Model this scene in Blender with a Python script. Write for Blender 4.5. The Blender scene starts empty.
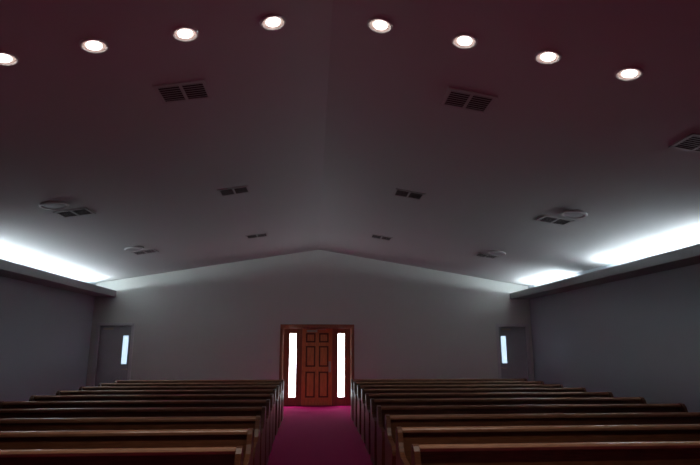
import bpy, bmesh, math
from mathutils import Matrix, Vector
sc = bpy.context.scene
sc.view_settings.view_transform = 'Standard'
W, YB, YF, RIDGE, SL = 6.2, 15.25, -3.0, 4.37, 0.165
def H(x): return RIDGE - SL*abs(x)

# ---------- materials ----------
def mat(name, col, rough=0.6, noise=0.0, nscale=8, bump=0.0, bscale=60, metal=0, spec=0.5, wood=False, stretch=(1,1,1)):
    m = bpy.data.materials.new(name); m.use_nodes = True
    nt = m.node_tree; b = nt.nodes['Principled BSDF']
    b.inputs['Base Color'].default_value = (*col, 1)
    b.inputs['Roughness'].default_value = rough
    b.inputs['Metallic'].default_value = metal
    b.inputs['Specular IOR Level'].default_value = spec
    tc = nt.nodes.new('ShaderNodeTexCoord'); mp = nt.nodes.new('ShaderNodeMapping')
    mp.inputs['Scale'].default_value = stretch
    nt.links.new(tc.outputs['Object'], mp.inputs['Vector'])
    if noise > 0:
        n = nt.nodes.new('ShaderNodeTexNoise'); n.inputs['Scale'].default_value = nscale
        n.inputs['Detail'].default_value = 6
        r = nt.nodes.new('ShaderNodeValToRGB')
        r.color_ramp.elements[0].position = 0.3; r.color_ramp.elements[1].position = 0.7
        r.color_ramp.elements[0].color = (*[c*(1-noise) for c in col], 1)
        r.color_ramp.elements[1].color = (*[min(1, c*(1+noise)) for c in col], 1)
        nt.links.new(mp.outputs[0], n.inputs['Vector'])
        nt.links.new(n.outputs['Fac'], r.inputs[0]); nt.links.new(r.outputs[0], b.inputs['Base Color'])
    if bump > 0:
        n2 = nt.nodes.new('ShaderNodeTexNoise'); n2.inputs['Scale'].default_value = bscale
        bu = nt.nodes.new('ShaderNodeBump'); bu.inputs['Strength'].default_value = bump
        bu.inputs['Distance'].default_value = 0.01
        nt.links.new(mp.outputs[0], n2.inputs['Vector'])
        nt.links.new(n2.outputs['Fac'], bu.inputs['Height']); nt.links.new(bu.outputs[0], b.inputs['Normal'])
    return m
def emis(name, col, s):
    m = bpy.data.materials.new(name); m.use_nodes = True
    b = m.node_tree.nodes['Principled BSDF']
    b.inputs['Base Color'].default_value = (0.8, 0.8, 0.8, 1)
    b.inputs['Emission Color'].default_value = (*col, 1)
    b.inputs['Emission Strength'].default_value = s
    return m
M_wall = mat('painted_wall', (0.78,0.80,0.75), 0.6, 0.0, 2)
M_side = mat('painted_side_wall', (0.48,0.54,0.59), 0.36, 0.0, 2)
M_ceil = mat('ceiling_plaster', (0.64,0.65,0.64), 0.85, 0.0, 2, 0.15, 60)
M_carpet = mat('magenta_carpet', (0.60,0.004,0.16), 0.95, 0.2, 60, 0.4, 300, spec=0.1)
M_wood = mat('pew_wood', (0.17,0.065,0.03), 0.33, 0.3, 6, stretch=(1,12,12))
M_cap = mat('pew_cap_wood', (0.50,0.26,0.15), 0.25, 0.25, 6, stretch=(1,12,12))
M_cush = mat('burgundy_cushion', (0.10,0.01,0.03), 0.9, 0.2, 50)
M_door = mat('stained_door_wood', (0.78,0.27,0.11), 0.4, 0.2, 5, stretch=(10,10,1))
M_doorshade = mat('door_groove_shade', (0.16,0.045,0.02), 0.5, 0.2, 5, stretch=(10,10,1))  # darker door wood, recess shadow painted into the groove colour
M_doorf = mat('door_frame_wood', (0.34,0.115,0.06), 0.4, 0.25, 5, stretch=(10,10,1))
M_trimw = mat('white_trim', (0.75,0.75,0.75), 0.5, 0.02)
M_sdoor = mat('painted_door', (0.50,0.51,0.53), 0.45, 0.03)
M_fascia = mat('cove_fascia_paint', (0.30,0.30,0.30), 0.6, 0.04)
M_metal = mat('metal', (0.7,0.66,0.55), 0.3, metal=1)
M_ventf = mat('vent_frame', (0.60,0.58,0.58), 0.5)
M_dark = mat('vent_dark', (0.07,0.04,0.04), 0.8)
M_spk = mat('speaker_grille', (0.6,0.6,0.62), 0.6, bump=0.4, bscale=200)
M_tube = emis('fluorescent_tube_glow', (0.83,0.93,1.0), 68)
M_lamp = emis('lamp_glow', (1.0,0.88,0.82), 9)
M_refl = emis('lamp_reflector', (1.0,0.62,0.5), 0.36)
M_day = emis('frosted_daylight_glass', (0.88,0.95,1.0), 11)
M_day2 = emis('frosted_daylight_glass_side', (0.6,0.8,1.0), 1.1)

# ---------- builder ----------
class B:
    def __init__(s, name, mats):
        s.bm = bmesh.new(); s.name = name; s.mats = mats
    def box(s, x0,x1,y0,y1,z0,z1,m=0):
        s.prism([(x0,z0),(x1,z0),(x1,z1),(x0,z1)], y0, y1, 'y', m)
    def prism(s, prof, a0, a1, axis='y', m=0):
        def P(u,v,a):
            return (u,a,v) if axis=='y' else ((a,u,v) if axis=='x' else (u,v,a))
        va = [s.bm.verts.new(P(u,v,a0)) for u,v in prof]
        vb = [s.bm.verts.new(P(u,v,a1)) for u,v in prof]
        fs = [s.bm.faces.new(va), s.bm.faces.new(vb[::-1])]
        n = len(prof)
        for i in range(n):
            fs.append(s.bm.faces.new([va[i], vb[i], vb[(i+1)%n], va[(i+1)%n]]))
        for f in fs: f.material_index = m
    def lathe(s, prof, c=(0,0,0), axis='z', seg=32, m=0):
        rings = []
        for r,h in prof:
            ring = []
            for i in range(seg):
                t = 2*math.pi*i/seg; a,b = r*math.cos(t), r*math.sin(t)
                if axis=='z': p = (c[0]+a, c[1]+b, c[2]+h)
                elif axis=='y': p = (c[0]+a, c[1]+h, c[2]+b)
                else: p = (c[0]+h, c[1]+a, c[2]+b)
                ring.append(s.bm.verts.new(p))
            rings.append(ring)
        for k in range(len(rings)-1):
            for i in range(seg):
                j=(i+1)%seg
                f = s.bm.faces.new([rings[k][i],rings[k][j],rings[k+1][j],rings[k+1][i]])
                f.material_index = m; f.smooth = True
        for ring in (rings[0], rings[-1]):
            f = s.bm.faces.new(ring); f.material_index = m
    def done(s, bevel=0):
        bmesh.ops.recalc_face_normals(s.bm, faces=s.bm.faces)
        me = bpy.data.meshes.new(s.name); s.bm.to_mesh(me); s.bm.free()
        for m in s.mats: me.materials.append(m)
        o = bpy.data.objects.new(s.name, me); sc.collection.objects.link(o)
        if bevel:
            md = o.modifiers.new('bevel','BEVEL'); md.width = bevel; md.segments = 2
            md.limit_method = 'ANGLE'; md.angle_limit = math.radians(40)
        return o

# ---------- room shell ----------
b = B('floor',[M_carpet]); b.box(-W-0.2,W+0.2,YF-0.2,YB+0.3,-0.1,0); b.done()
def gable(name, y0, y1, openings):
    b = B(name,[M_wall])
    xs = sorted(set([-W-0.2,W+0.2,0.0]+[v for o in openings for v in o[:2]]))
    for a,c in zip(xs[:-1], xs[1:]):
        z0 = 0
        for o in openings:
            if a >= o[0]-1e-6 and c <= o[1]+1e-6: z0 = o[2]
        b.prism([(a,z0),(c,z0),(c,H(c)),(a,H(a))], y0, y1)
    return b.done()
gable('wall_back', YB, YB+0.25, [(-0.98,0.98,2.16),(-6.02,-5.1,2.2),(5.20,6.08,2.2)])
gable('wall_front', YF-0.2, YF, [])
for nm,x0,x1 in (('wall_left',-W-0.2,-W),('wall_right',W,W+0.2)):
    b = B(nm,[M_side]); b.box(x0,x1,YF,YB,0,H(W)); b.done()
b = B('ceiling',[M_ceil])
e = W+0.2
b.prism([(-e,H(e)),(0,RIDGE),(e,H(e)),(e,H(e)+0.12),(0,RIDGE+0.12),(-e,H(e)+0.12)], YF-0.2, YB+0.25)
b.done()
for s,nm in ((-1,'left'),(1,'right')):
    b = B('baseboard_'+nm,[M_trimw]); x=sorted([s*W, s*(W-0.015)]); b.box(x[0],x[1],YF,YB,0,0.1); b.done()
b = B('baseboard_back',[M_trimw])
for a,c in ((-5.02,-1.06),(1.06,5.12)): b.box(a,c,YB-0.015,YB,0,0.1)
b.done()

# light coves
for s,nm in ((-1,'left'),(1,'right')):
    b = B('light_cove_ledge',[M_fascia])
    b.prism([(s*W,2.96),(s*5.62,2.96),(s*5.62,3.13),(s*5.66,3.13),(s*5.66,3.01),(s*W,3.01)], YF, YB)
    b.done()
def tube_fix(s, y0, n):
    b = B('fluorescent_cove_light',[M_ventf, M_tube])
    y = y0
    for i in range(n):
        x = s*5.98
        b.box(x-0.05,x+0.05,y,y+1.2,3.01,3.05,0)
        b.lathe([(0.019,0.03),(0.019,1.17)], (x,y,3.085),'y',12,1)
        b.box(x-0.02,x+0.02,y+0.005,y+0.03,3.05,3.11,0)
        b.box(x-0.02,x+0.02,y+1.17,y+1.195,3.05,3.11,0)
        y += 1.25
    b.done()
tube_fix(-1, 8.65, 5)
tube_fix(1, 7.1, 3)
tube_fix(1, 12.35, 2)

# ---------- ceiling fittings ----------
def on_ceil(o, x, y):
    ang = math.atan(SL)*(1 if x>0 else -1)
    o.matrix_world = Matrix.Translation((x,y,H(x))) @ Matrix.Rotation(ang,4,'Y')
me_cache = {}
def inst(name, maker, x, y):
    if name not in me_cache:
        o = maker(); me_cache[name] = o.data
    else:
        o = bpy.data.objects.new(name, me_cache[name]); sc.collection.objects.link(o)
    on_ceil(o, x, y); return o
def mk_down():
    b = B('recessed_ceiling_light',[M_trimw,M_refl,M_lamp])
    b.lathe([(0.112,0),(0.112,-0.006),(0.104,-0.014),(0.090,-0.014),(0.086,-0.004)],m=0)
    b.lathe([(0.086,-0.002),(0.086,-0.006)],m=1)
    b.lathe([(0.060,-0.004),(0.056,-0.014),(0.042,-0.022),(0.02,-0.027),(0.004,-0.028)],c=(0,-.008,0),m=2)
    return b.done()
for x,y in ((-.49,4.0),(-1.21,4.03),(-1.94,4.06),(-2.66,4.1),(.41,4.0),(1.13,4.0),(1.85,4.0),(2.57,4.02)):
    inst('recessed_ceiling_light', mk_down, x, y)
    l = bpy.data.lights.new('downlight_beam','SPOT'); l.energy = 22; l.color=(1,0.86,0.74)
    l.spot_size = math.radians(95); l.spot_blend = 0.8; l.shadow_soft_size = 0.05
    lo = bpy.data.objects.new('downlight_beam', l); sc.collection.objects.link(lo)
    lo.location = (x, y, H(x)-0.06)
def mk_vent():
    b = B('ceiling_air_vent',[M_ventf,M_dark])
    hx,hy = 0.25,0.19
    b.box(-hx+.02,hx-.02,-hy+.02,hy-.02,-0.004,0,1)
    for a in ((-hx,hx,-hy,-hy+.035),(-hx,hx,hy-.035,hy),(-hx,-hx+.035,-hy,hy),(hx-.035,hx,-hy,hy),(-.015,.015,-hy,hy)):
        b.box(a[0],a[1],a[2],a[3],-0.012,0,0)
    n=7
    for i in range(n):
        y = -hy+.06+i*(2*hy-.12)/(n-1)
        b.prism([(y-.016,-.010),(y-.010,-.010),(y+.006,-.004),(y+.0,-.004)], -hx+.03,hx-.03,'x',0)
    return b.done()
for y in (5.0,8.5,12.15):
    for x in (1.45,3.95):
        for s in (-1,1): inst('ceiling_air_vent', mk_vent, s*x, y)
def mk_spk():
    b = B('ceiling_speaker',[M_trimw,M_spk])
    b.lathe([(0.20,0),(0.20,-.016),(0.187,-.030),(0.165,-.030),(0.16,-.018)],m=0)
    b.lathe([(0.16,-.004),(0.16,-.020),(0.10,-.025),(0.02,-.027)],m=1)
    return b.done()
for y in (7.97,11.62):
    for s in (-1,1): inst('ceiling_speaker', mk_spk, s*4.02, y)

# ---------- main entrance ----------
b = B('trim_1',[M_doorf])
y0,y1 = YB-0.03, YB
b.box(-1.04,-0.96,y0,y1,0,2.14); b.box(0.96,1.04,y0,y1,0,2.14); b.box(-1.04,1.04,y0,y1,2.14,2.22)
b.box(-0.98,-0.945,YB,YB+0.22,0,2.14); b.box(0.945,0.98,YB,YB+0.22,0,2.14); b.box(-0.98,0.98,YB,YB+0.24,2.11,2.16)
b.box(-0.59,-0.43,YB+.10,YB+.2,0,2.11); b.box(0.43,0.59,YB+.10,YB+.2,0,2.11)
b.box(-.46,.46,YB+.2,YB+.24,2.05,2.11); b.box(-.47,-.40,YB+.2,YB+.24,0,2.11); b.box(.40,.47,YB+.2,YB+.24,0,2.11); b.box(-.47,.47,YB+.2,YB+.24,0,.04)
for s in (-1,1):
    xs = sorted([s*.59,s*.945]); b.box(xs[0],xs[1],YB+.12,YB+.2,0,.22); b.box(xs[0],xs[1],YB+.12,YB+.2,1.98,2.11)
    xs = sorted([s*.775,s*.945]); b.box(xs[0],xs[1],YB+.12,YB+.2,.22,1.98)
b.done(0.006)
for s in (-1,1):
    b = B('window_1' if s<0 else 'window_2',[M_day,M_doorf])
    xs = sorted([s*.59,s*.775]); b.box(xs[0]+.001,xs[1]-.001,YB+.155,YB+.165,.22,1.98,0)
    for z in (.22,1.965): b.box(xs[0]+.001,xs[1]-.001,YB+.14,YB+.154,z,z+.015,1)
    b.done()
b = B('door_1',[M_door,M_metal,M_doorshade])
def stiles(b,x0,x1,z0,z1,yf,th,cols,rows,m=0,sw=.1):
    D=.03
    b.box(x0,x1,yf+D,yf+th+D,z0,z1,2)  # backing board, shows in the grooves with shade in its colour
    xe=[x0]+[v for c in cols for v in c]+[x1]
    for i in range(0,len(xe),2): b.box(xe[i],xe[i+1],yf,yf+D,z0,z1,m)
    ze=[z0]+[v for r in rows for v in r]+[z1]
    for c in cols:
        for i in range(0,len(ze),2): b.box(c[0],c[1],yf,yf+D,ze[i],ze[i+1],m)
        for r in rows:
            b.box(c[0]+.04,c[1]-.04,yf+.012,yf+D,r[0]+.04,r[1]-.04,m)
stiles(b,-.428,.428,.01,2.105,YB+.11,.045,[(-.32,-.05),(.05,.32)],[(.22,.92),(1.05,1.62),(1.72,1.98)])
b.lathe([(.03,0),(.03,-.012)],(.36,YB+.109,1.0),'y',20,1)
b.lathe([(.012,-.01),(.012,-.05)],(.36,YB+.109,1.0),'y',16,1)
b.lathe([(.02,-.05),(.032,-.06),(.03,-.085),(.015,-.09)],(.36,YB+.109,1.0),'y',20,1)
b.lathe([(.026,0),(.026,-.018)],(.36,YB+.109,1.14),'y',20,1)
b.box(.325,.395,YB+.104,YB+.11,.90,1.2,1)
b.box(-.30,.0,YB+.05,YB+.109,2.0,2.07,1)
b.box(-.04,.24,YB+.07,YB+.08,2.075,2.09,1)
b.done(0.004)

# ---------- side doors ----------
def side_door(nm, tn, x0, x1, winside):
    b = B(tn,[M_trimw])
    b.box(x0-.05,x0+.03,YB-.02,YB+.12,0,2.2); b.box(x1-.03,x1+.05,YB-.02,YB+.12,0,2.2)
    b.box(x0-.05,x1+.05,YB-.02,YB+.12,2.17,2.25)
    b.box(x0,x1,YB+.106,YB+.15,2.11,2.2); b.box(x0,x0+.06,YB+.106,YB+.15,0,2.2); b.box(x1-.06,x1,YB+.106,YB+.15,0,2.2)
    b.box(x0,x1,YB+.106,YB+.15,0,.04)
    b.done(0.005)
    b = B(nm,[M_sdoor,M_day2,M_metal])
    a,c = x0+.032,x1-.032; yf=YB+.06; z0,z1=.01,2.165
    wz0,wz1=1.14,1.90
    if winside>0: wa,wc=c-.22,c-.07
    else: wa,wc=a+.07,a+.22
    b.box(a,wa,yf,yf+.045,z0,z1); b.box(wc,c,yf,yf+.045,z0,z1)
    b.box(wa,wc,yf,yf+.045,z0,wz0); b.box(wa,wc,yf,yf+.045,wz1,z1)
    b.box(wa,wc,yf+.02,yf+.028,wz0,wz1,1)
    for q in ((wa-.02,wa,wz0-.02,wz1+.02),(wc,wc+.02,wz0-.02,wz1+.02),(wa,wc,wz0-.02,wz0),(wa,wc,wz1,wz1+.02)):
        b.box(q[0],q[1],yf-.008,yf,q[2],q[3],0)
    hx = (c-.06) if winside>0 else (a+.06)
    b.lathe([(.025,0),(.025,-.01),(.01,-.012),(.01,-.05)],(hx,yf,1.0),'y',16,2)
    lx = sorted([hx, hx-winside*.12]); b.box(lx[0],lx[1],yf-.06,yf-.045,.99,1.012,2)
    b.box(a+.1,a+.36,yf-.05,yf,2.06,2.12,2)
    b.done(0.003)
side_door('door_2','trim_2',-6.02,-5.1,1)
side_door('door_3','trim_3',5.20,6.08,-1)
b = B('light_switch_plate',[M_trimw]); b.box(-1.36,-1.24,YB-.008,YB,1.15,1.27)
b.box(-1.335,-1.32,YB-.018,YB-.008,1.19,1.23); b.box(-1.28,-1.265,YB-.018,YB-.008,1.19,1.23); b.done(.002)

# ---------- pews ----------
def make_pew(L):
    b = B('church_pew',[M_wood,M_cap,M_cush])
    prof = [(.10,0),(.105,.30),(.085,.80),(.07,.845),(.03,.868),(-.02,.86),(-.055,.825),(-.09,.74),(-.14,.665),(-.22,.63),
            (-.36,.62),(-.44,.61),(-.485,.575),(-.495,.52),(-.46,.44),(-.43,.30),(-.42,.08),(-.46,0)]
    for a in (0,L-.05):
        b.prism(prof, a, a+.05,'x',0)
    sup=[(.02,0),(.03,.40),(-.42,.40),(-.40,0)]
    b.prism(sup, L/2-.02, L/2+.02,'x',0)
    b.prism([(-.06,.42),(-.025,.42),(.05,.83),(.018,.83)], .05, L-.05,'x',0)
    b.prism([(-.015,.815),(-.018,.84),(-.005,.856),(.03,.862),(.066,.855),(.078,.84),(.072,.815)], .05, L-.05,'x',1)
    b.prism([(-.46,.385),(-.03,.375),(-.03,.41),(-.46,.42)], .05, L-.05,'x',0)
    b.prism([(-.465,.421),(-.03,.411),(-.03,.46),(-.10,.47),(-.40,.48),(-.455,.47)], .06, L-.06,'x',2)
    b.box(.05,L-.05,-.44,-.42,.30,.385,0)
    b.box(.05,L-.05,.04,.06,.12,.42,0)
    n = int(L//1.2)
    for i in range(n):
        cx = (i+.5)*L/n
        b.box(cx-.25,cx+.25,.105,.113,.56,.66,0); b.box(cx-.25,cx+.25,.03,.113,.545,.56,0)
        b.box(cx-.26,cx-.25,.03,.113,.545,.68,0); b.box(cx+.25,cx+.26,.03,.113,.545,.68,0)
    return b.done(0.006)
XL0,XL1,XR0,XR1 = -4.6,-.78,.78,5.0
pl = make_pew(XL1-XL0); pr = make_pew(XR1-XR0)
for k in range(10):
    y = 4.47+.93*k
    if k==0: a,c = pl,pr
    else:
        a = bpy.data.objects.new('church_pew',pl.data); c = bpy.data.objects.new('church_pew',pr.data)
        for o in (a,c):
            sc.collection.objects.link(o); md=o.modifiers.new('bevel','BEVEL'); md.width=.006; md.segments=2
            md.limit_method='ANGLE'; md.angle_limit=math.radians(40)
    t = max(0, 1-k/6)
    a.location=(XL0+.12*t,y,0); c.location=(XR0-.09*t,y,0)

# ---------- world & camera ----------
w = bpy.data.worlds.new('sky'); sc.world = w; w.use_nodes=True
nt=w.node_tree; bg=nt.nodes['Background']; sky=nt.nodes.new('ShaderNodeTexSky'); sky.sun_disc=False
nt.links.new(sky.outputs[0],bg.inputs[0]); bg.inputs[1].default_value=.08
cam = bpy.data.cameras.new('camera'); cam.lens=530/700*36; cam.sensor_width=36; cam.clip_start=.05
co = bpy.data.objects.new('camera',cam); sc.collection.objects.link(co)
co.location=(-.12,0,1.65)
co.rotation_euler=(math.radians(90+11.98),0,math.radians(-3.91))
sc.camera=co
